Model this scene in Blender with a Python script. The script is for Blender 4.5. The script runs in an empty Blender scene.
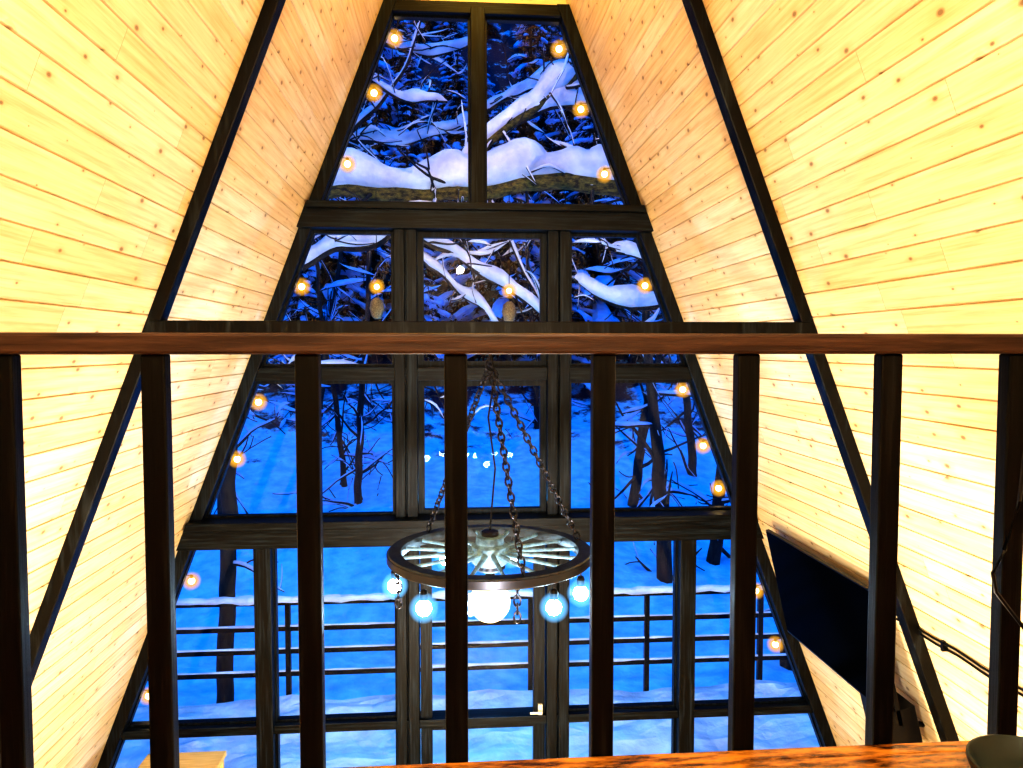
import bpy, math, random
from mathutils import Vector, Matrix, noise
random.seed(7)
sc=bpy.context.scene
K=.3814; ZA=9.33
def W(z): return K*(ZA-z)
# ------------------------------------------------------------------ materials
def newmat(name):
    m=bpy.data.materials.new(name); m.use_nodes=True
    nt=m.node_tree; b=nt.nodes['Principled BSDF']; return m,nt,b
def N(nt,t,**kw):
    n=nt.nodes.new(t)
    for k,v in kw.items(): setattr(n,k,v)
    return n
def math_n(nt,op,a,b=None,c=None):
    n=N(nt,'ShaderNodeMath',operation=op)
    for i,x in enumerate((a,b,c)):
        if x is None: continue
        if isinstance(x,(int,float)): n.inputs[i].default_value=x
        else: nt.links.new(x,n.inputs[i])
    return n.outputs[0]
def ramp(nt,fac,stops):
    r=N(nt,'ShaderNodeValToRGB'); el=r.color_ramp.elements
    el[0].position=stops[0][0]; el[0].color=(*stops[0][1],1)
    el[1].position=stops[-1][0]; el[1].color=(*stops[-1][1],1)
    for p,c in stops[1:-1]:
        e=el.new(p); e.color=(*c,1)
    nt.links.new(fac,r.inputs[0]); return r.outputs[0]
def mix(nt,f,a,b,mode='MIX'):
    n=N(nt,'ShaderNodeMix',data_type='RGBA',blend_type=mode)
    for s,x in ((n.inputs[0],f),(n.inputs[6],a),(n.inputs[7],b)):
        if isinstance(x,(int,float)): s.default_value=x
        elif isinstance(x,tuple): s.default_value=(*x,1)
        else: nt.links.new(x,s)
    return n.outputs[2]
def pine(name,bw=.145,hue=(1,1,1),use_uv=True):
    m,nt,b=newmat(name); L=nt.links.new
    tc=N(nt,'ShaderNodeTexCoord'); sep=N(nt,'ShaderNodeSeparateXYZ')
    L(tc.outputs['UV' if use_uv else 'Object'],sep.inputs[0])
    y,s=sep.outputs[0],sep.outputs[1]
    row=math_n(nt,'FLOOR',math_n(nt,'DIVIDE',s,bw))
    wn=N(nt,'ShaderNodeTexWhiteNoise',noise_dimensions='1D'); L(row,wn.inputs['W'])
    rnd=wn.outputs['Value']
    yo=math_n(nt,'ADD',y,math_n(nt,'MULTIPLY',rnd,37.0))
    seg=math_n(nt,'DIVIDE',yo,3.9)
    fr=math_n(nt,'FRACT',seg); joint=math_n(nt,'LESS_THAN',fr,.0008)
    cell=math_n(nt,'ADD',math_n(nt,'FLOOR',seg),math_n(nt,'MULTIPLY',row,13.7))
    wn2=N(nt,'ShaderNodeTexWhiteNoise',noise_dimensions='1D'); L(cell,wn2.inputs['W'])
    cg=N(nt,'ShaderNodeCombineXYZ'); L(math_n(nt,'MULTIPLY',yo,1.1),cg.inputs[0]); L(math_n(nt,'MULTIPLY',s,26),cg.inputs[1]); L(cell,cg.inputs[2])
    ng=N(nt,'ShaderNodeTexNoise'); ng.inputs['Scale'].default_value=1.6; ng.inputs['Detail'].default_value=6; ng.inputs['Roughness'].default_value=.6
    L(cg.outputs[0],ng.inputs['Vector'])
    grain=ramp(nt,ng.outputs['Fac'],[(.3,(.62,.49,.27)),(.5,(.78,.66,.44)),(.7,(.87,.77,.58))])
    grain=mix(nt,math_n(nt,'MULTIPLY',wn2.outputs['Value'],.9),grain,mix(nt,1.0,grain,(.92,.82,.62),'MULTIPLY'))
    ck=N(nt,'ShaderNodeCombineXYZ'); L(math_n(nt,'MULTIPLY',yo,4.2),ck.inputs[0]); L(math_n(nt,'DIVIDE',s,bw),ck.inputs[1])
    vo=N(nt,'ShaderNodeTexVoronoi',voronoi_dimensions='2D'); vo.inputs['Scale'].default_value=1.0; L(ck.outputs[0],vo.inputs['Vector'])
    sepc=N(nt,'ShaderNodeSeparateColor'); L(vo.outputs['Color'],sepc.inputs[0])
    size=math_n(nt,'MULTIPLY',math_n(nt,'MAXIMUM',math_n(nt,'SUBTRACT',sepc.outputs[0],.25),0.0),.11)
    kd=math_n(nt,'DIVIDE',vo.outputs['Distance'],math_n(nt,'ADD',size,.003))
    mr=N(nt,'ShaderNodeMapRange'); mr.inputs[1].default_value=.6; mr.inputs[2].default_value=1.4; mr.inputs[3].default_value=.8; mr.inputs[4].default_value=0
    L(kd,mr.inputs[0])
    mr2=N(nt,'ShaderNodeMapRange'); mr2.inputs[1].default_value=1.0; mr2.inputs[2].default_value=4.2; mr2.inputs[3].default_value=.5; mr2.inputs[4].default_value=0
    L(kd,mr2.inputs[0])
    col=mix(nt,mr2.outputs[0],grain,(.60,.42,.18))
    col=mix(nt,mr.outputs[0],col,(.17,.09,.035))
    col=mix(nt,math_n(nt,'MULTIPLY',joint,.6),col,(.25,.14,.05))
    col=mix(nt,1.0,col,hue,'MULTIPLY')
    L(col,b.inputs['Base Color']); b.inputs['Roughness'].default_value=.5
    bp=N(nt,'ShaderNodeBump'); bp.inputs['Strength'].default_value=.08; L(ng.outputs['Fac'],bp.inputs['Height']); L(bp.outputs[0],b.inputs['Normal'])
    return m
def stained(name,c1,c2,rough=.35,scale=(1,1,1),lo=.4,hi=.75,bump=.25,spec=.5):
    m,nt,b=newmat(name); L=nt.links.new
    tc=N(nt,'ShaderNodeTexCoord'); mp=N(nt,'ShaderNodeMapping'); L(tc.outputs['Object'],mp.inputs[0]); mp.inputs['Scale'].default_value=scale
    n=N(nt,'ShaderNodeTexNoise'); n.inputs['Scale'].default_value=4; n.inputs['Detail'].default_value=8; n.inputs['Roughness'].default_value=.65; L(mp.outputs[0],n.inputs['Vector'])
    L(ramp(nt,n.outputs['Fac'],[(lo,c1),(hi,c2)]),b.inputs['Base Color'])
    b.inputs['Roughness'].default_value=rough; b.inputs['Specular IOR Level'].default_value=spec
    bp=N(nt,'ShaderNodeBump'); bp.inputs['Strength'].default_value=bump; bp.inputs['Distance'].default_value=.01
    L(n.outputs['Fac'],bp.inputs['Height']); L(bp.outputs[0],b.inputs['Normal'])
    return m
def plain(name,c,rough=.5,metal=0,emit=None,es=0,spec=.5):
    m,nt,b=newmat(name); b.inputs['Base Color'].default_value=(*c,1); b.inputs['Roughness'].default_value=rough; b.inputs['Metallic'].default_value=metal
    b.inputs['Specular IOR Level'].default_value=spec
    n=N(nt,'ShaderNodeTexNoise'); n.inputs['Scale'].default_value=30
    nt.links.new(math_n(nt,'ADD',math_n(nt,'MULTIPLY',n.outputs['Fac'],.12),rough-.06),b.inputs['Roughness'])
    if emit: b.inputs['Emission Color'].default_value=(*emit,1); b.inputs['Emission Strength'].default_value=es
    return m
def glow_halo(name,col,strength,power=3.0,dens=.35):
    # translucent emissive shell imitating the glow halo around a bulb
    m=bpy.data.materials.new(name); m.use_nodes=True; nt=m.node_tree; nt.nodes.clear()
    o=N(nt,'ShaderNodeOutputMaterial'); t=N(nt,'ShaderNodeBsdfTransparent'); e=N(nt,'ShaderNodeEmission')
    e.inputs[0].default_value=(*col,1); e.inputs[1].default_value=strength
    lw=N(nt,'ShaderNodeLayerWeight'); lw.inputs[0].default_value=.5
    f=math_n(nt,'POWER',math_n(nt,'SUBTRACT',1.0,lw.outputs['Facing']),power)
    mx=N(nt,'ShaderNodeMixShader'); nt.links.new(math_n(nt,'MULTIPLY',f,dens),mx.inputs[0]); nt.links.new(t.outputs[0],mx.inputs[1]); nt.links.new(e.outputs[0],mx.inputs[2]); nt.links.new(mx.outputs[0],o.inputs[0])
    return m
M_pine=pine('pine_boards')
M_pine_trim=stained('pine_trim',(.60,.40,.12),(.8,.6,.25),.5,(1,12,12))
M_frame_h=stained('black_stain_horizontal',(.0008,.0013,.0018),(.022,.034,.044),.42,(.6,14,14),.48,.76,.25,.2)
M_frame_v=stained('black_stain_vertical',(.0008,.0013,.0018),(.022,.034,.048),.42,(14,14,.6),.48,.76,.25,.2)
M_bal=stained('baluster_stain',(.0008,.0009,.001),(.012,.012,.012),.38,(16,16,.7),.5,.8,.25,.15)
M_beam=stained('beam_black',(.0006,.0008,.001),(.026,.034,.040),.4,(6,6,.6),.52,.76,.3,.2)
M_rail=stained('rail_brown',(.022,.010,.006),(.070,.034,.019),.4,(.8,14,14),.4,.75,.25,.2)
M_loft=stained('loft_floor_wood',(.05,.015,.003),(.50,.20,.028),.22,(1.8,8,8),.40,.60,.5)
M_steel=plain('black_steel',(.004,.005,.007),.35,.7)
M_chain=plain('chain_steel',(.04,.04,.05),.35,.9)
M_wheel=stained('wheel_rim_wood',(.003,.004,.006),(.035,.050,.065),.4,(5,5,5))
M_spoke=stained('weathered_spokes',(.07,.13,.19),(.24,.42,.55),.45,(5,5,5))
M_tv=plain('tv_black',(.0004,.0004,.0005),.18,spec=.08); M_tv.node_tree.nodes['Principled BSDF'].inputs['IOR'].default_value=1.10
M_tvb=plain('tv_bezel',(.003,.003,.004),.35,spec=.25)
M_green=plain('dark_green_glaze',(.014,.022,.02),.4,spec=.3)
M_cream=plain('cream_plastic',(.7,.65,.5),.4)
M_reflection_shade=stained('lamp_reflection_shade',(.12,.08,.04),(.5,.38,.2),.7,(20,20,40))
M_warm=plain('warm_bulb',(1,.7,.3),.3,0,(1,.72,.30),30)
M_warm_halo=glow_halo('amber_halo',(1,.48,.04),1.0,2.6,.8)
M_cool=plain('cool_bulb',(.8,.9,1),.3,0,(.55,.82,1.0),260)
M_cool_halo=glow_halo('cool_halo',(.18,.55,1),1.5,2.4,.8)
M_globe=plain('globe_bulb',(1,.8,.5),.3,0,(1,.84,.50),2.2)
M_bark=stained('bark',(.004,.004,.006),(.04,.03,.02),.9,(4,4,1))
M_bark_lit=stained('bark_lit',(.01,.008,.003),(.26,.19,.03),.9,(3,6,6))  # bark of the main boughs, warm light put into its brighter olive colour
M_needle=stained('spruce_needles',(.001,.002,.005),(.004,.008,.012),.8,(3,3,3))
def snowmat(name,c1,c2,scrub=False):
    m,nt,b=newmat(name); L=nt.links.new
    n=N(nt,'ShaderNodeTexNoise'); n.inputs['Scale'].default_value=3; n.inputs['Detail'].default_value=6
    tc=N(nt,'ShaderNodeTexCoord'); L(tc.outputs['Object'],n.inputs['Vector'])
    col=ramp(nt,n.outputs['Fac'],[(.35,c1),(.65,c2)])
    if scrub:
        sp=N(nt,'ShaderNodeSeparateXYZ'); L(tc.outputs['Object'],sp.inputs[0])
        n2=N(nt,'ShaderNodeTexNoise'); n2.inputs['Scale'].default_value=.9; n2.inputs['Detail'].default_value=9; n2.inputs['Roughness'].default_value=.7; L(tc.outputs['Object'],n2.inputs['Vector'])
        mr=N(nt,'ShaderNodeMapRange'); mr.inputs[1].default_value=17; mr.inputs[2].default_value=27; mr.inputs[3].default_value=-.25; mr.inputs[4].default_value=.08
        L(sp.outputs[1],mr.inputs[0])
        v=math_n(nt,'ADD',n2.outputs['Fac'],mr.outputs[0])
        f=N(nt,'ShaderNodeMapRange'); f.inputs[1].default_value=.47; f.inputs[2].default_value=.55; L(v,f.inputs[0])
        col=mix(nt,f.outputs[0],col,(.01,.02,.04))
    L(col,b.inputs['Base Color']); b.inputs['Roughness'].default_value=.8; b.inputs['Specular IOR Level'].default_value=.2
    bp=N(nt,'ShaderNodeBump'); bp.inputs['Strength'].default_value=.6; bp.inputs['Distance'].default_value=.15; L(n.outputs['Fac'],bp.inputs['Height']); L(bp.outputs[0],b.inputs['Normal'])
    return m
M_snow=snowmat('snow_on_branches',(.58,.56,.60),(.92,.86,.80))
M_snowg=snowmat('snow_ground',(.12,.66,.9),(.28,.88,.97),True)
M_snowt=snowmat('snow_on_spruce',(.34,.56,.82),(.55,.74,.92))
def glassmat():
    m=bpy.data.materials.new('window_glass'); m.use_nodes=True; nt=m.node_tree; nt.nodes.clear()
    o=N(nt,'ShaderNodeOutputMaterial'); t=N(nt,'ShaderNodeBsdfTransparent'); g=N(nt,'ShaderNodeBsdfGlossy'); g.inputs['Roughness'].default_value=.01
    t.inputs[0].default_value=(.90,.96,1,1)
    f=N(nt,'ShaderNodeFresnel'); f.inputs[0].default_value=1.33; mx=N(nt,'ShaderNodeMixShader')
    nt.links.new(f.outputs[0],mx.inputs[0]); nt.links.new(t.outputs[0],mx.inputs[1]); nt.links.new(g.outputs[0],mx.inputs[2]); nt.links.new(mx.outputs[0],o.inputs[0])
    return m
M_glass=glassmat()
# ------------------------------------------------------------------ builder
class MB:
    def __init__(s,*mats): s.v=[];s.f=[];s.m=[];s.mats=mats;s.uv={}
    def face(s,idx,mi=0): s.f.append(idx); s.m.append(mi)
    def poly(s,pts,mi=0):
        b=len(s.v); s.v+= [tuple(p) for p in pts]; s.face(list(range(b,b+len(pts))),mi)
    def box(s,x0,x1,y0,y1,z0,z1,mi=0,M=None):
        b=len(s.v)
        p=[(x0,y0,z0),(x1,y0,z0),(x1,y1,z0),(x0,y1,z0),(x0,y0,z1),(x1,y0,z1),(x1,y1,z1),(x0,y1,z1)]
        if M: p=[tuple(M@Vector(q)) for q in p]
        s.v+=p
        for f in ((0,3,2,1),(4,5,6,7),(0,1,5,4),(1,2,6,5),(2,3,7,6),(3,0,4,7)): s.face([b+i for i in f],mi)
    def prism(s,poly,y0,y1,mi=0):
        n=len(poly); b=len(s.v)
        s.v+=[(x,y0,z) for x,z in poly]+[(x,y1,z) for x,z in poly]
        s.face([b+i for i in range(n)],mi); s.face([b+n+i for i in reversed(range(n))],mi)
        for i in range(n):
            j=(i+1)%n; s.face([b+i,b+n+i,b+n+j,b+j],mi)
    def tube(s,pts,rad,seg=8,mi=0,flat=1.0,caps=True,closed=False):
        pts=[Vector(p) for p in pts]; n=len(pts); b=len(s.v)
        if not isinstance(rad,(list,tuple)): rad=[rad]*n
        for i,p in enumerate(pts):
            if closed: t=pts[(i+1)%n]-pts[i-1]
            else: t=pts[min(i+1,n-1)]-pts[max(i-1,0)]
            t.normalize(); up=Vector((0,0,1)) if abs(t.z)<.95 else Vector((1,0,0))
            a=t.cross(up).normalized(); c=a.cross(t).normalized()
            for k in range(seg):
                an=2*math.pi*k/seg
                s.v.append(tuple(p+a*math.cos(an)*rad[i]+c*math.sin(an)*rad[i]*flat))
        for i in range(n if closed else n-1):
            i2=(i+1)%n
            for k in range(seg):
                k2=(k+1)%seg; s.face([b+i*seg+k,b+i*seg+k2,b+i2*seg+k2,b+i2*seg+k],mi)
        if caps and not closed:
            s.face([b+k for k in reversed(range(seg))],mi); s.face([b+(n-1)*seg+k for k in range(seg)],mi)
    def lathe(s,prof,c=(0,0,0),seg=32,mi=0,M=None):
        b=len(s.v); n=len(prof)
        for r,z in prof:
            for k in range(seg):
                a=2*math.pi*k/seg; p=Vector((r*math.cos(a),r*math.sin(a),z))
                if M: p=M@p
                s.v.append((c[0]+p.x,c[1]+p.y,c[2]+p.z))
        for i in range(n-1):
            for k in range(seg):
                k2=(k+1)%seg; s.face([b+i*seg+k,b+i*seg+k2,b+(i+1)*seg+k2,b+(i+1)*seg+k],mi)
        s.face([b+k for k in reversed(range(seg))],mi); s.face([b+(n-1)*seg+k for k in range(seg)],mi)
    def sphere(s,c,r,mi=0,seg=14,rings=9,sz=1):
        s.lathe([(max(.0005,r*math.sin(math.pi*i/rings)),-r*sz*math.cos(math.pi*i/rings)) for i in range(rings+1)],c,seg,mi)
    def build(s,name,parent=None,smooth=False,bevel=0,split=True):
        me=bpy.data.meshes.new(name); me.from_pydata(s.v,[],s.f); me.update()
        for m in s.mats: me.materials.append(m)
        for p,mi in zip(me.polygons,s.m): p.material_index=mi
        if smooth:
            for p in me.polygons: p.use_smooth=True
        o=bpy.data.objects.new(name,me); sc.collection.objects.link(o)
        if parent: o.parent=parent
        if bevel:
            bv=o.modifiers.new('bevel','BEVEL'); bv.width=bevel; bv.segments=2; bv.limit_method='ANGLE'
        if smooth and split:
            es=o.modifiers.new('es','EDGE_SPLIT'); es.split_angle=math.radians(45)
        return o
def empty(name,loc=(0,0,0)):
    o=bpy.data.objects.new(name,None); sc.collection.objects.link(o); o.location=loc; return o
# ------------------------------------------------------------------ sloped board walls
Y0,Y1=-1.9,7.12
SL=math.hypot(1,K)
def board_wall(name,sg):
    me=bpy.data.meshes.new(name); v=[];f=[];uv=[]
    bw=.145; n=int(ZA*SL/bw)+1; g=.0055; d=.012
    for i in range(n):
        s0,s1=i*bw,min((i+1)*bw,ZA*SL)
        prof=[(s0,d),(s0+g*.4,d),(s0+g,0),(s1-g,0),(s1-g*.4,d),(s1,d)]
        b=len(v)
        for s_,dep in prof:
            z=s_/SL; x=W(z)+dep
            v+= [(sg*x,Y0,z),(sg*x,Y1,z)]; uv+=[(Y0,s_),(Y1,s_)]
        for k in range(5):
            f.append([b+2*k,b+2*k+1,b+2*k+3,b+2*k+2])
    nb=len(f)
    b=len(v); o=.03; t=.22
    poly=[(W(0)+o,0),(W(0)+t,0),(.0001+t,ZA),(o,ZA)]
    for yy in (Y0,Y1):
        for x,z in poly: v.append((sg*x,yy,z)); uv.append((x,z))
    f+= [[b,b+1,b+2,b+3],[b+7,b+6,b+5,b+4]]+[[b+i,b+4+i,b+4+(i+1)%4,b+(i+1)%4] for i in range(4)]
    me.from_pydata(v,[],f); me.update()
    ul=me.uv_layers.new(name='UVMap')
    for l in me.loops: ul.data[l.index].uv=uv[l.vertex_index]
    me.materials.append(M_pine); me.materials.append(M_frame_v)
    for p in me.polygons: p.material_index=0 if p.index<nb else 1
    o=bpy.data.objects.new(name,me); sc.collection.objects.link(o); return o
board_wall('wall_left',-1); board_wall('wall_right',1)
def flat_wall(name,poly,y0,y1):
    m=MB(M_pine); m.prism(poly,y0,y1); o=m.build(name)
    me=o.data; ul=me.uv_layers.new(name='UVMap')
    for l in me.loops:
        c=me.vertices[l.vertex_index].co; ul.data[l.index].uv=(c.x,c.z)
    return o
flat_wall('wall_back',[(-W(0),0),(W(0),0),(0,ZA)],-1.9,-1.8)
flat_wall('wall_gable',[(-W(7.2),7.2),(W(7.2),7.2),(0,ZA)],6.7,6.85)
m=MB(M_pine_trim); m.box(-W(0),W(0),-1.9,6.9,-.15,0); m.build('floor')
# ------------------------------------------------------------------ window wall
FY0,FY1=6.66,6.84
H=MB(M_frame_h); V=MB(M_frame_v)
def hbar(z0,z1,y0=FY0,y1=FY1,ins=0):
    H.prism([(-W(z0)+ins,z0),(W(z0)-ins,z0),(W(z1)-ins,z1),(-W(z1)+ins,z1)],y0,y1)
hbar(7.10,7.2); hbar(5.20,5.42,6.56,6.86); hbar(5.36,5.42,6.50,6.86,.02)
hbar(3.86,3.98); hbar(2.38,2.62,6.58,6.86); hbar(2.56,2.63,6.50,6.86,.02)
hbar(.66,.74); hbar(0.0,.10)
for sg in (-1,1):
    t=.11
    V.prism([(sg*W(0),0),(sg*W(7.2),7.2),(sg*(W(7.2)-t),7.2),(sg*(W(0)-t),0)],FY0-.02,FY1)
V.box(-.065,.065,FY0-.02,FY1,5.4,7.15)
for a,b in ((-.75,-.655),(-.64,-.545),(.625,.72),(.735,.83)):
    V.box(a,b,FY0-.03,FY1,0,5.22)
V.box(-.66,-.63,FY0+.03,FY1,0,5.22); V.box(.715,.74,FY0+.03,FY1,0,5.22)
for a in (-1.93,1.95): V.box(a-.075,a+.075,FY0-.03,FY1,0,2.4)
fr=H.build('window_frame_crossbars',None,bevel=.006)
fv=V.build('window_frame_posts',None,bevel=.006)
WR=empty('window_frame'); fr.parent=WR; fv.parent=WR
def pane(i,poly,sash=.045):
    g=MB(M_glass,M_frame_v)
    g.poly([(x,6.765,z) for x,z in poly],0)
    n=len(poly); inner=[]
    for k in range(n):
        p0=Vector(poly[k-1]);p1=Vector(poly[k]);p2=Vector(poly[(k+1)%n])
        d1=(p1-p0).normalized(); d2=(p2-p1).normalized()
        n1=Vector((-d1.y,d1.x)); n2=Vector((-d2.y,d2.x))
        bis=(n1+n2); bis=bis/ (1+n1.dot(n2))
        inner.append(p1+bis*sash)
    for k in range(n):
        j=(k+1)%n
        g.prism([poly[k],poly[j],tuple(inner[j]),tuple(inner[k])],6.73,6.80,1)
    return g.build('window_%d'%i)
def sl(z): return W(z)-.10
def box_p(x0,x1,z0,z1): return [(x0,z0),(x1,z0),(x1,z1),(x0,z1)]
def lp(xr,z0,z1): return [(-sl(z0),z0),(xr,z0),(xr,z1),(-sl(z1),z1)]
def rp(xl,z0,z1): return [(xl,z0),(sl(z0),z0),(sl(z1),z1),(xl,z1)]
ps=[lp(-.065,5.42,7.10),rp(.065,5.42,7.10),
    lp(-.75,3.98,5.20),box_p(-.545,.625,3.98,5.20),rp(.83,3.98,5.20),
    lp(-.75,2.62,3.86),box_p(-.545,.625,2.62,3.86),rp(.83,2.62,3.86),
    lp(-2.005,.74,2.38),box_p(-1.855,-.75,.74,2.38),box_p(.83,1.875,.74,2.38),rp(2.025,.74,2.38),
    lp(-2.005,.10,.66),box_p(-1.855,-.75,.10,.66),box_p(.83,1.875,.10,.66),rp(2.025,.10,.66)]
for i,p in enumerate(ps):
    pane(i+1,p,.02 if i<2 or i>7 else (.055 if i in (3,6) else .03))
d=MB(M_frame_v,M_glass,M_cream)
for a,b in ((-.535,-.43),(.51,.615)): d.box(a,b,6.70,6.78,.01,2.37)
d.box(-.43,.51,6.70,6.78,2.25,2.37); d.box(-.43,.51,6.70,6.78,.01,.25); d.box(-.43,.51,6.70,6.78,.62,.70)
d.poly([(-.43,6.745,.25),(.51,6.745,.25),(.51,6.745,2.25),(-.43,6.745,2.25)],1)
d.box(.55,.59,6.67,6.70,.66,.84,2); d.tube([(.57,6.69,.78),(.57,6.63,.78),(.47,6.63,.78)],.011,8,2)
d.build('door_1')
# ------------------------------------------------------------------ rafters with tie beam
def rafter(y,tie=True,name='rafter_frame'):
    o=empty(name)
    r=MB(M_beam)
    t=.078
    for sg in (-1,1):
        r.prism([(sg*W(0),0),(sg*W(ZA-.25),ZA-.25),(sg*(W(ZA-.25)-t),ZA-.25),(sg*(W(0)-t),0)],y-.05,y+.05)
    r.build('rafters',o,bevel=.006)
    if tie:
        q=MB(M_beam); z0,z1=4.17,4.305
        q.prism([(-W(z0)+.01,z0),(W(z0)-.01,z0),(W(z1)-.01,z1),(-W(z1)+.01,z1)],y-.055,y+.055)
        q.build('tie_beam',o,bevel=.006)
    return o
rafter(4.29); rafter(1.98,False); rafter(-.4,False)
# ------------------------------------------------------------------ loft floor + railing
LZ=3.09
lf=MB(M_loft)
yy=-1.8
while yy<1.85-.01:
    y2=min(yy+.2,1.85)
    lf.prism([(-W(LZ-.05),LZ-.05),(W(LZ-.05),LZ-.05),(W(LZ),LZ),(-W(LZ),LZ)],yy+.002,y2-.001); yy=y2
lf.prism([(-W(LZ-.25),LZ-.25),(W(LZ-.25),LZ-.25),(W(LZ-.05),LZ-.05),(-W(LZ-.05),LZ-.05)],1.74,1.84)
lf.build('loft_floor',bevel=.003)
RL=empty('loft_railing')
r=MB(M_rail); z0,z1=4.135,4.188
r.prism([(-W(z0)+.01,z0),(W(z0)-.01,z0),(W(z1)-.01,z1),(-W(z1)+.01,z1)],1.835,1.945); r.build('handrail',RL,bevel=.008)
b=MB(M_bal)
for x in (-1.67,-1.299,-.945,-.578,-.211,.167,.546,.932,1.285,1.65): b.box(x-.029,x+.029,1.852,1.895,2.86,4.135)
b.build('balusters',RL,bevel=.005)
# ------------------------------------------------------------------ chandelier
CX,CY,CZ=-.01,4.29,2.945; R=.595
CH=empty('wagon_wheel_chandelier')
w=MB(M_wheel,M_spoke,M_chain)
w.lathe([(R-.075,-.03),(R-.005,-.03),(R,-.025),(R,.025),(R-.005,.03),(R-.075,.03),(R-.08,0),(R-.075,-.03)],(CX,CY,CZ),72,0)
w.f.pop();w.m.pop();w.f.pop();w.m.pop()
w.lathe([(R+.001,-.02),(R+.006,-.02),(R+.006,.02),(R+.001,.02)],(CX,CY,CZ),72,2); w.f.pop();w.m.pop();w.f.pop();w.m.pop()
w.build('wheel_rim',CH,smooth=True)
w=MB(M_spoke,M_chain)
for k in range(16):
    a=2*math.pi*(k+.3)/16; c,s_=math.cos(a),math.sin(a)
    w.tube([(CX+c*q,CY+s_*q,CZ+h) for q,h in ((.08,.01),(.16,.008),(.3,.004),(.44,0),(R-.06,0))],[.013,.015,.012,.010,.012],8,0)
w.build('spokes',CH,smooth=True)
w=MB(M_spoke,M_chain)
w.lathe([(.02,-.10),(.075,-.10),(.085,-.07),(.11,-.05),(.118,0),(.11,.045),(.085,.06),(.08,.10),(.06,.105),(.02,.105)],(CX,CY,CZ),28,0)
w.lathe([(.0865,-.085),(.091,-.085),(.091,-.065),(.0865,-.065)],(CX,CY,CZ),28,1); w.lathe([(.03,.1),(.05,.105),(.05,.13),(.03,.14)],(CX,CY,CZ),20,1)
w.build('hub',CH,smooth=True)
def chain(mb,p0,p1,pitch=.042,L=.030,r=.0062,wd=.018,mi=0):
    p0,p1=Vector(p0),Vector(p1); D=(p1-p0); n=max(1,int(D.length/pitch)); t=D.normalized()
    up=Vector((0,0,1)) if abs(t.z)<.9 else Vector((1,0,0)); a=t.cross(up).normalized(); c=a.cross(t)
    for i in range(n):
        m0=p0+D*((i+.5)/n); sd=a if i%2 else c
        pts=[]
        for k in range(12):
            an=2*math.pi*k/12; pts.append(m0+t*(math.cos(an)*L)+sd*(math.sin(an)*wd))
        mb.tube(pts,r,5,mi,closed=True)
c=MB(M_chain); hook=(CX,CY,4.055)
for deg in (14,132,285):
    a=math.radians(deg); q=R-.03
    chain(c,(CX+math.cos(a)*q,CY+math.sin(a)*q,CZ+.04),hook)
c.tube([(CX+math.cos(2*math.pi*k/16)*.022,CY,4.055+math.sin(2*math.pi*k/16)*.03) for k in range(16)],.006,6,0,closed=True)
c.tube([(CX,CY,4.08),(CX,CY,4.18)],.008,8,0)
c.build('chains',CH,smooth=True)
c=MB(M_tvb)
c.tube([(CX,CY,4.17),(CX+.03,CY-.02,4.0),(CX-.01,CY-.03,3.75),(CX+.03,CY-.02,3.45),(CX+.01,CY,3.2),(CX,CY,CZ+.13)],.006,6)
c.build('power_cord',CH,smooth=True)
c=MB(M_chain,M_cool,M_globe,M_tvb,M_cool_halo)
for deg in (183,228,305,334,72,118):
    a=math.radians(deg); q=R-.04; x,y=CX+math.cos(a)*q,CY+math.sin(a)*q
    c.tube([(x,y,CZ-.02),(x,y,CZ-.08)],.005,6,0)
    c.lathe([(.012,-.13),(.022,-.128),(.022,-.09),(.016,-.075),(.006,-.07)],(x,y,CZ),14,3)
    c.sphere((x,y,CZ-.172),.042,1,16,10)
    c.sphere((x,y,CZ-.172),.082,4,24,14)  # shell for the painted glow around the bulb
for deg in (285,200):
    a=math.radians(deg); q=R-.12 if deg==285 else R-.04; x,y=CX+math.cos(a)*q,CY+math.sin(a)*q
    chain(c,(x,y,CZ-.02),(x,y,CZ-.24))
c.lathe([(.015,-.20),(.03,-.2),(.03,-.13),(.02,-.1),(.01,-.09)],(CX,CY,CZ),18,3)
c.sphere((CX,CY,CZ-.29),.12,2,28,18)
c.build('bulbs_and_sockets',CH,smooth=True)
# ------------------------------------------------------------------ TV
TV=empty('wall_mounted_tv')
top=Vector((2.456,0,2.583)); bot=Vector((2.670,0,1.68))
dn=(bot-top).normalized(); outn=Vector((-dn.z,0,dn.x)); 
if outn.x<0: outn=-outn
M=Matrix(((dn.x,0,outn.x,top.x),(0,1,0,0),(dn.z,0,outn.z,top.z),(0,0,0,1)))
Ht=(bot-top).length
t=MB(M_tv,M_tvb,M_steel)
t.box(0,Ht,4.5,6.12,.004,.035,1,M); t.box(.012,Ht-.02,4.512,6.108,0,.005,0,M)
t.box(.25,Ht-.1,4.85,5.8,.035,.06,1,M); t.box(.3,.62,5.15,5.5,.06,.09,2,M)
t.build('screen_panel',TV,bevel=.002)
t=MB(M_steel)
for z in (2.3,2.0):
    xs=2.6+ (2.583-z)*.237
    t.tube([(xs,5.3,z),(W(z)-.01,5.3,z-.02)],.018,8)
t.box(W(2.15)-.05,W(2.15)-.01,5.15,5.45,1.95,2.35)
t.build('wall_bracket',TV)
s=MB(M_tvb,M_steel)
Ms=Matrix.Translation((2.74,4.66,1.60))@Matrix.Rotation(-.25,4,'Y')
s.box(-.11,.09,-.16,.16,-.22,.2,0,Ms)
for zc,rr in ((-.05,.08),(.11,.03)):
    s.lathe([(rr,0),(rr,.012),(rr*.8,.008),(rr*.3,.004),(rr*.1,.008)],tuple(Ms@Vector((-.11,0,zc))),18,1,Matrix.Rotation(-math.pi/2-.25,4,'Y').to_3x3())
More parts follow.
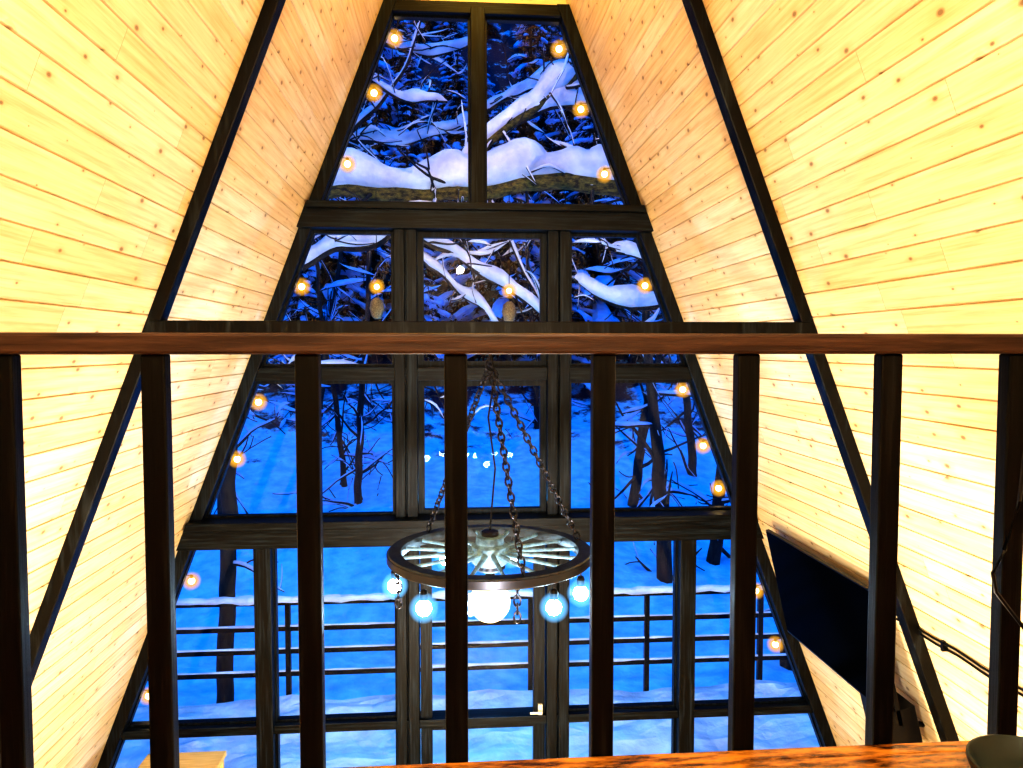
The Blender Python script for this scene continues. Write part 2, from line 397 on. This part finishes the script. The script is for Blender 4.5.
s.tube([tuple(Ms@Vector((.09,0,0))),(W(1.6)-.0,4.66,1.6)],.02,8,1)
s.build('wall_speaker',bevel=.004)
c=MB(M_frame_h,M_tvb)
for dz in (0,.035):
    c.tube([(W(2.4+dz+.01*math.sin(i*1.3))-.012,4.5-i*.1,2.4+dz+.008*math.sin(i*1.3)) for i in range(26)],.007,6,1)
for i in range(6): c.box(W(2.42)-.03,W(2.42)+.01,4.4-i*.4,4.42-i*.4,2.39,2.45,1)
c.build('wall_cable',smooth=False)
c=MB(M_tvb,M_cream)
pts=[(1.62,1.97,5.0),(1.5,1.9,4.75),(1.33,1.84,4.45),(1.275,1.81,4.25),(1.268,1.80,4.1),(1.275,1.81,3.9),(1.262,1.81,3.75),(1.225,1.81,3.62),(1.195,1.81,3.56),(1.205,1.81,3.51),(1.24,1.815,3.47),(1.3,1.82,3.4),(1.36,1.8,3.2),(1.37,1.72,3.1),(1.45,1.5,3.098)]
c.tube(pts,.0055,6,0)
c.build('hanging_power_cord',smooth=True)
c=MB(M_green)
c.lathe([(.02,0),(.10,0),(.115,.008),(.138,.03),(.146,.052),(.146,.060),(.140,.062),(.132,.052),(.115,.03),(.08,.014),(.01,.012)],(1.175,1.62,LZ),40)
c.build('shallow_bowl',smooth=True)
c=MB(M_pine_trim)
c.box(-2.86,-2.20,5.85,6.42,.62,.66)
for x in (-2.82,-2.24):
    for y in (5.9,6.37): c.box(x-.025,x+.025,y-.025,y+.025,0,.62)
c.box(-2.82,-2.24,5.89,5.91,.53,.62);c.box(-2.82,-2.24,6.36,6.38,.53,.62)
c.build('pine_side_table',bevel=.004)
# ------------------------------------------------------------------ string lights (under the eaves)
c=MB(M_tvb,M_warm,M_warm_halo)
for sg,zs in ((-1,[7.0,6.5,5.85,4.72,3.65,3.12,1.98,.9]),(1,[6.95,6.4,5.8,4.75,3.75,3.2,2.78,1.75,1.2])):
    pts=[(sg*(W(z)-.05),7.0,z) for z in [7.1-i*.5 for i in range(14)]]
    c.tube(pts,.006,5,0)
    for z in zs:
        x=sg*(W(z)-.135)
        c.tube([(sg*(W(z+.06)-.05),7.0,z+.06),(x,7.0,z+.05)],.005,5,0)
        c.lathe([(.008,.06),(.014,.055),(.014,.03),(.01,.025)],(x,7.0,z),10,0)
        c.sphere((x,7.0,z),.030,1,12,8)
        c.sphere((x,7.0,z),.09,2,28,16)  # amber halo shell, fades toward its rim
c.build('string_lights',smooth=True)
for x,z in ((-.93,4.72),(.30,4.69)):
    o=empty('lamp_reflection')  # reflections of a loft lamp, modelled as hung lanterns
    c=MB(M_tvb,M_warm,M_reflection_shade,M_warm_halo)
    c.tube([(x,6.95,5.6),(x,6.95,z+.06)],.004,5,0)
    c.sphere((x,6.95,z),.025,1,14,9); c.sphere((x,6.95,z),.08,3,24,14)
    c.lathe([(.02,-.30),(.045,-.28),(.07,-.2),(.055,-.13),(.02,-.10)],(x,6.95,z),14,2)
    c.tube([(x,6.95,z),(x,6.95,z-.3)],.004,5,0)
    c.build('reflection_body',o,smooth=True)
# ------------------------------------------------------------------ deck outside
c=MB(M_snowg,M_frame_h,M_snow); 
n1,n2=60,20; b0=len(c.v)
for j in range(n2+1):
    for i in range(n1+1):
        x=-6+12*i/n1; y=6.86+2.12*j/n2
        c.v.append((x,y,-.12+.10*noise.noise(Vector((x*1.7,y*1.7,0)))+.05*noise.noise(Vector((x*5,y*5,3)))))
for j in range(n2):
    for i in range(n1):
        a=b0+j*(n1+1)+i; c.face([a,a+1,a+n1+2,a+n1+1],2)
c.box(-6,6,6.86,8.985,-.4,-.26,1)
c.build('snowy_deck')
c=MB(M_steel,M_snow)
xs=[-5.2,-3.72,-2.25,-.77,.72,2.2,3.68,5.2]
for x in xs: c.box(x-.03,x+.03,9.0,9.06,-.35,1.06)
for z in (1.06,.74,.46,.18): c.box(-5.3,5.3,9.005,9.05,z-.028,z+.028)
pts=[(-5.3+i*.1,9.025,1.10+.02*noise.noise(Vector((i*.5,0,0)))) for i in range(107)]
c.tube(pts,[.055+.04*noise.noise(Vector((i*.37,5,0))) for i in range(107)],8,1,.8)
for z in (.74,.46,.18):
    pts=[(-5.3+i*.2,9.025,z+.03) for i in range(54)]
    c.tube(pts,[.020+.018*noise.noise(Vector((i*.67,z*9,0))) for i in range(54)],6,1,.8)
c.build('deck_railing')
# ------------------------------------------------------------------ terrain
def TZ(x,y):
    t=max(0,y-9.4); z=-.9+.05*t+.0105*t*t+.0009*x*x*min(1,t/10)
    return z+.5*noise.noise(Vector((x*.15,y*.15,1)))+.22*noise.noise(Vector((x*.6,y*.6,4)))+.08*noise.noise(Vector((x*1.8,y*1.8,7)))
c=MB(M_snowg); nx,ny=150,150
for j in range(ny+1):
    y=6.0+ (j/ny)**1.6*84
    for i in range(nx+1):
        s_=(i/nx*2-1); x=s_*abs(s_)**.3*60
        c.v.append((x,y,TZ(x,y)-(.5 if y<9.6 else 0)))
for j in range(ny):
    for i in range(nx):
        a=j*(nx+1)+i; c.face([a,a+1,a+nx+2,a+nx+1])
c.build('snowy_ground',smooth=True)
# ------------------------------------------------------------------ conifers
def conifer(seed,h):
    rn=random.Random(seed); c=MB(M_bark,M_needle,M_snowt)
    c.tube([(0,0,-.5),(0,0,h*.5),(0,0,h)],[h*.018,h*.011,.01],7,0)
    z=h*.10
    while z<h*.98:
        Rr=(1-z/h)**.85*h*.22+.12; nb=rn.randint(6,8); a0=rn.random()*6.3
        for k in range(nb):
            a=a0+2*math.pi*k/nb+rn.uniform(-.2,.2); Lb=Rr*rn.uniform(.75,1.15); dr=rn.uniform(.25,.5)
            ca,sa=math.cos(a),math.sin(a); P=[]
            for q in range(6):
                t=q/5; P.append(Vector((ca*Lb*t,sa*Lb*t,z+.12*Lb*t-dr*Lb*t*t)))
            sd=Vector((-sa,ca,0))
            for q in range(5):
                wq=Lb*.40*(1-q/5.5)*rn.uniform(.7,1.2)
                for sgn in (-1,1):
                    tip=P[q+1]+sd*sgn*wq+Vector((0,0,-wq*.35)); 
                    c.poly([P[q],P[q+1],tip+(P[q+1]-P[q])*.5],1)
                    c.poly([P[q]*.6+P[q+1]*.4,P[q+1],P[q+1]+sd*sgn*wq*.5+Vector((0,0,-wq*.6))],1)
            if rn.random()<.5:
                q0=rn.choice((1,2,3)); pts=[p+Vector((0,0,.04)) for p in P[q0:]]
                c.tube(pts,[Lb*.13*rn.uniform(.6,1.4) for _ in pts],6,2,.6)
        z+=h*.033+rn.uniform(0,.10)
    return c
cm=[]
for sd,h in ((1,9),(2,12),(3,7)):
    o=conifer(sd,h).build('snowy_spruce'); cm.append(o)
rn=random.Random(11)
spots=[(-9,26),(-5.0,28),(9.2,24.5)]
tries=0
while len(spots)<150 and tries<8000:
    tries+=1
    y=rn.uniform(25,62); x=rn.uniform(-.72,.72)*y
    if all((x-a)**2+(y-b_)**2>4 for a,b_ in spots): spots.append((x,y))
for i,(x,y) in enumerate(spots):
    if i<3: o=cm[i]
    else:
        o=bpy.data.objects.new('snowy_spruce',rn.choice(cm).data); sc.collection.objects.link(o)
    o.location=(x,y,TZ(x,y)-.1); s_=rn.uniform(.75,1.15); o.scale=(s_,s_,s_*rn.uniform(.9,1.15)); o.rotation_euler=(rn.uniform(-.04,.04),rn.uniform(-.04,.04),rn.random()*6.28)
# ------------------------------------------------------------------ snow laden bare tree close to the window
def resample(pts,n):
    pts=[Vector(p) for p in pts]; out=[]; m_=len(pts)-1
    for i in range(n+1):
        t=i/n*m_; k=min(int(t),m_-1); f=t-k
        p0=pts[max(k-1,0)];p1=pts[k];p2=pts[k+1];p3=pts[min(k+2,m_)]
        out.append(.5*((2*p1)+(p2-p0)*f+(2*p0-5*p1+4*p2-p3)*f*f+(3*p1-p0-3*p2+p3)*f**3))
    return out
rt=random.Random(5)
def branch(pts,r0,r1,snow,twigs=0,depth=0,step=.09,tl=1.0,mi=0):
    length=sum((Vector(pts[i+1])-Vector(pts[i])).length for i in range(len(pts)-1))
    n=max(6,int(length/step))
    P=resample(pts,n)
    P=[p+Vector((noise.noise(p*1.9+Vector((5,5,5)))*.05,noise.noise(p*1.3)*.06,noise.noise(p*2.1)*.09)) for p in P]
    rad=[r0+(r1-r0)*i/n for i in range(n+1)]
    TR.tube(P,rad,8,mi)
    if snow>0:
        off=rt.random()*50
        S=[];Rs=[]
        for i,p in enumerate(P):
            e=min(1,i/3,(n-i)/3); d=i*step
            t=(P[min(i+1,n)]-P[max(i-1,0)]).normalized(); flat=max(.25,1-abs(t.z)**1.5)
            hgt=snow*flat*(.85+.55*noise.noise(Vector((off+d*1.3,0,0)))+.4*noise.noise(Vector((off+d*4.2,9,0))))*max(.15,e)
            hgt=max(.012,hgt)
            S.append(p+Vector((0,0,rad[i]*.6+hgt*.42))); Rs.append(max(hgt*.62,rad[i]*.9))
        S=[S[0]]+[(S[k-1]+S[k]*2+S[k+1])/4 for k in range(1,n)]+[S[n]]
        Rs=[Rs[0]]+[(Rs[k-1]+Rs[k]*2+Rs[k+1])/4 for k in range(1,n)]+[Rs[n]]
        Rs[0]*=.3; Rs[-1]*=.3
        TR.tube(S,Rs,14,1,.9)
    for _ in range(twigs):
        i=rt.randint(1,n-1); p=P[i]; d_=(P[min(i+1,n)]-P[i-1]).normalized()
        L=rt.uniform(.35,1.1)*(1 if depth==0 else .5)*tl
        v=Vector((d_.x*.5+rt.uniform(-.8,.8),rt.uniform(-.5,.6),rt.uniform(-.7,.9))).normalized()
        q=[p,p+v*L*.5+Vector((0,0,rt.uniform(-.08,.08))),p+v*L+Vector((rt.uniform(-.1,.1),0,rt.uniform(-.15,.1)))]
        branch(q,max(.012,min(rad[i]*.4,.03*tl)),.006*tl,(.03+.06*rt.random())*tl if rt.random()<.55 else 0,(3 if depth==0 else 0),depth+1,step,tl)
TR=MB(M_bark,M_snow,M_bark_lit)
y=9.6
branch([(4.9,10.6,-1.0),(4.7,10.4,2),(4.3,10.1,4.5),(4.1,10.1,7),(4.0,10.2,11)],.22,.10,0,4)
branch([(4.25,10.0,5.5),(3.3,y,6.0),(2.4,y,6.20),(1.6,y,6.30),(.8,y,6.28),(0,y,6.16),(-.9,y,6.12),(-2.2,y,6.14),(-3.2,y,6.0)],.15,.10,.50,16,mi=2)
branch([(-.1,y,6.45),(.3,y+.05,6.85),(.8,y+.1,7.25),(1.37,y+.1,7.75),(1.75,y+.1,8.4)],.08,.05,.42,6,mi=2)
branch([(.55,y+.1,7.02),(1.0,y+.2,7.32),(1.6,y+.3,7.42),(2.2,y+.3,7.35)],.06,.03,.40,5)
branch([(4.05,10.1,8.2),(2.9,y,8.0),(1.9,y,7.75),(1.2,y,7.95)],.06,.02,.17,7)
branch([(-3.2,10.4,8.4),(-2.0,10.4,8.1),(-1.0,10.3,7.6),(-.3,10.2,7.45)],.05,.015,.14,10)
branch([(-2.6,11.4,6.6),(-1.7,11.4,7.4),(-1.0,11.3,8.2),(-.6,11.2,9.2)],.05,.015,.16,10)
branch([(-3.1,11.8,7.2),(-2.0,11.8,7.35),(-1.1,11.7,7.3),(.1,11.7,7.6)],.05,.02,.22,10)
branch([(-.2,12.2,7.7),(.5,12.2,8.1),(1.3,12.1,8.5),(2.4,12.0,8.7)],.05,.02,.26,10)
branch([(-1.6,12.0,9.0),(-.6,12.0,8.8),(.3,12.0,9.1)],.04,.02,.22,8)
branch([(-2.9,y,4.9),(-2.4,y,5.1),(-1.8,y,5.36),(-1.1,y,5.58),(-.4,y,6.1)],.05,.05,.28,7)
branch([(-.7,y-.1,5.55),(-.24,y-.1,5.33),(.27,y-.1,5.05),(.92,y-.1,4.6),(1.4,y,4.1)],.045,.02,.28,6)
branch([(-.9,y,5.7),(-.57,y,5.24),(-.18,y,4.92),(.27,y,4.52),(.5,y,4.0)],.04,.015,.26,5)
branch([(.25,y,6.1),(.47,y,5.6),(.73,y,5.1),(.98,y,4.6)],.035,.012,.16,4)
branch([(4.3,10.1,4.6),(3.2,y,4.75),(2.3,y,4.7),(1.7,y,4.8),(1.3,y,5.05)],.07,.02,.30,9)
branch([(4.25,10.1,4.3),(3.0,y,4.9),(2.4,y,5.3),(1.9,y,5.42)],.05,.02,.22,6)
branch([(-3.2,y,3.9),(-2.2,y,3.85),(-1.3,y,3.82),(-.6,y,3.75),(.6,y,3.7)],.03,.012,.12,7)
branch([(-3.4,10.2,-1),(-3.2,10,3),(-3.3,y,5.5),(-3.2,10,9)],.12,.06,0,4)
TR.build('snow_laden_tree',smooth=True,split=False)
TR=MB(M_bark,M_snowt)
for (x,yb,lean,r,tw) in ((3.9,14,-.4,.17,22),(5.2,15,.5,.16,16),(4.2,18,.8,.14,24),(-5.5,17,.3,.15,12),(-2.6,18,.3,.10,34),(-3.0,19,-.6,.08,30),(-7,22,.6,.12,18),(6.3,19.5,-.7,.13,20),(2.4,23,-.3,.1,22),(8,22,.3,.14,16),(-4.5,23.5,.7,.12,14)):
    z=TZ(x,yb)-.3
    branch([(x,yb,z),(x+lean*.4,yb,z+2.5),(x+lean,yb,z+5),(x+lean*1.3,yb,z+9)],r,.04,0,tw,0,.2,1.8)
TR.build('bare_trees',smooth=True,split=False)
# ------------------------------------------------------------------ lights
def point(name,loc,col,e,r=.12):
    l=bpy.data.lights.new(name,'POINT'); l.color=col; l.energy=e; l.shadow_soft_size=r
    o=bpy.data.objects.new(name,l); o.location=loc; sc.collection.objects.link(o); return o
point('loft_ceiling_lamp',(-.1,-.3,5.6),(1,.86,.64),370,.07)
point('ground_floor_lamp',(0,1.0,2.3),(1,.97,.90),540,.15)
point('far_wall_fill',(0,3.7,.7),(1,.96,.88),290,.15)  # unseen fill light added to lift the far walls
point('apex_fill',(0,5.0,7.95),(1,.64,.12),85,.1)  # added amber fill without a fixture, tints the upper walls gold
point('branch_fill',(0,7.25,7.75),(1,.78,.62),85,.08)  # unseen light added outside to warm the near branches
point('deck_snow_fill',(.1,7.2,2.42),(.10,.50,1),170,.04)  # added blue fill, hidden behind the crossbar, brightens the snow
wd=bpy.data.worlds.new('dusk'); sc.world=wd; wd.use_nodes=True; nt=wd.node_tree
bg=nt.nodes['Background']; tc=N(nt,'ShaderNodeTexCoord'); sp=N(nt,'ShaderNodeSeparateXYZ'); nt.links.new(tc.outputs['Generated'],sp.inputs[0])
nt.links.new(ramp(nt,sp.outputs[2],[(0,(.0,.16,.9)),(.4,(.0,.19,.9)),(1,(.0,.27,.95))]),bg.inputs[0]); bg.inputs[1].default_value=1.6
# ------------------------------------------------------------------ camera
yaw,pit=.07697,.04833
cd=bpy.data.cameras.new('camera'); cd.sensor_width=36; cd.lens=737.88*36/1023; cd.clip_start=.05; cd.clip_end=300
cam=bpy.data.objects.new('camera',cd); sc.collection.objects.link(cam)
Rv=Vector((math.cos(yaw),-math.sin(yaw),0)); F=Vector((math.sin(yaw)*math.cos(pit),math.cos(yaw)*math.cos(pit),-math.sin(pit))); U=Rv.cross(F)
cam.matrix_world=Matrix(((Rv.x,U.x,-F.x,-.2135),(Rv.y,U.y,-F.y,0),(Rv.z,U.z,-F.z,4.15),(0,0,0,1)))
sc.camera=cam
sc.view_settings.view_transform='Standard'
for lk in ('High Contrast','Medium High Contrast'):
    try:
        sc.view_settings.look=lk; print('LOOK',lk); break
    except Exception as e: print('no look',lk,e)
sc.view_settings.exposure=0
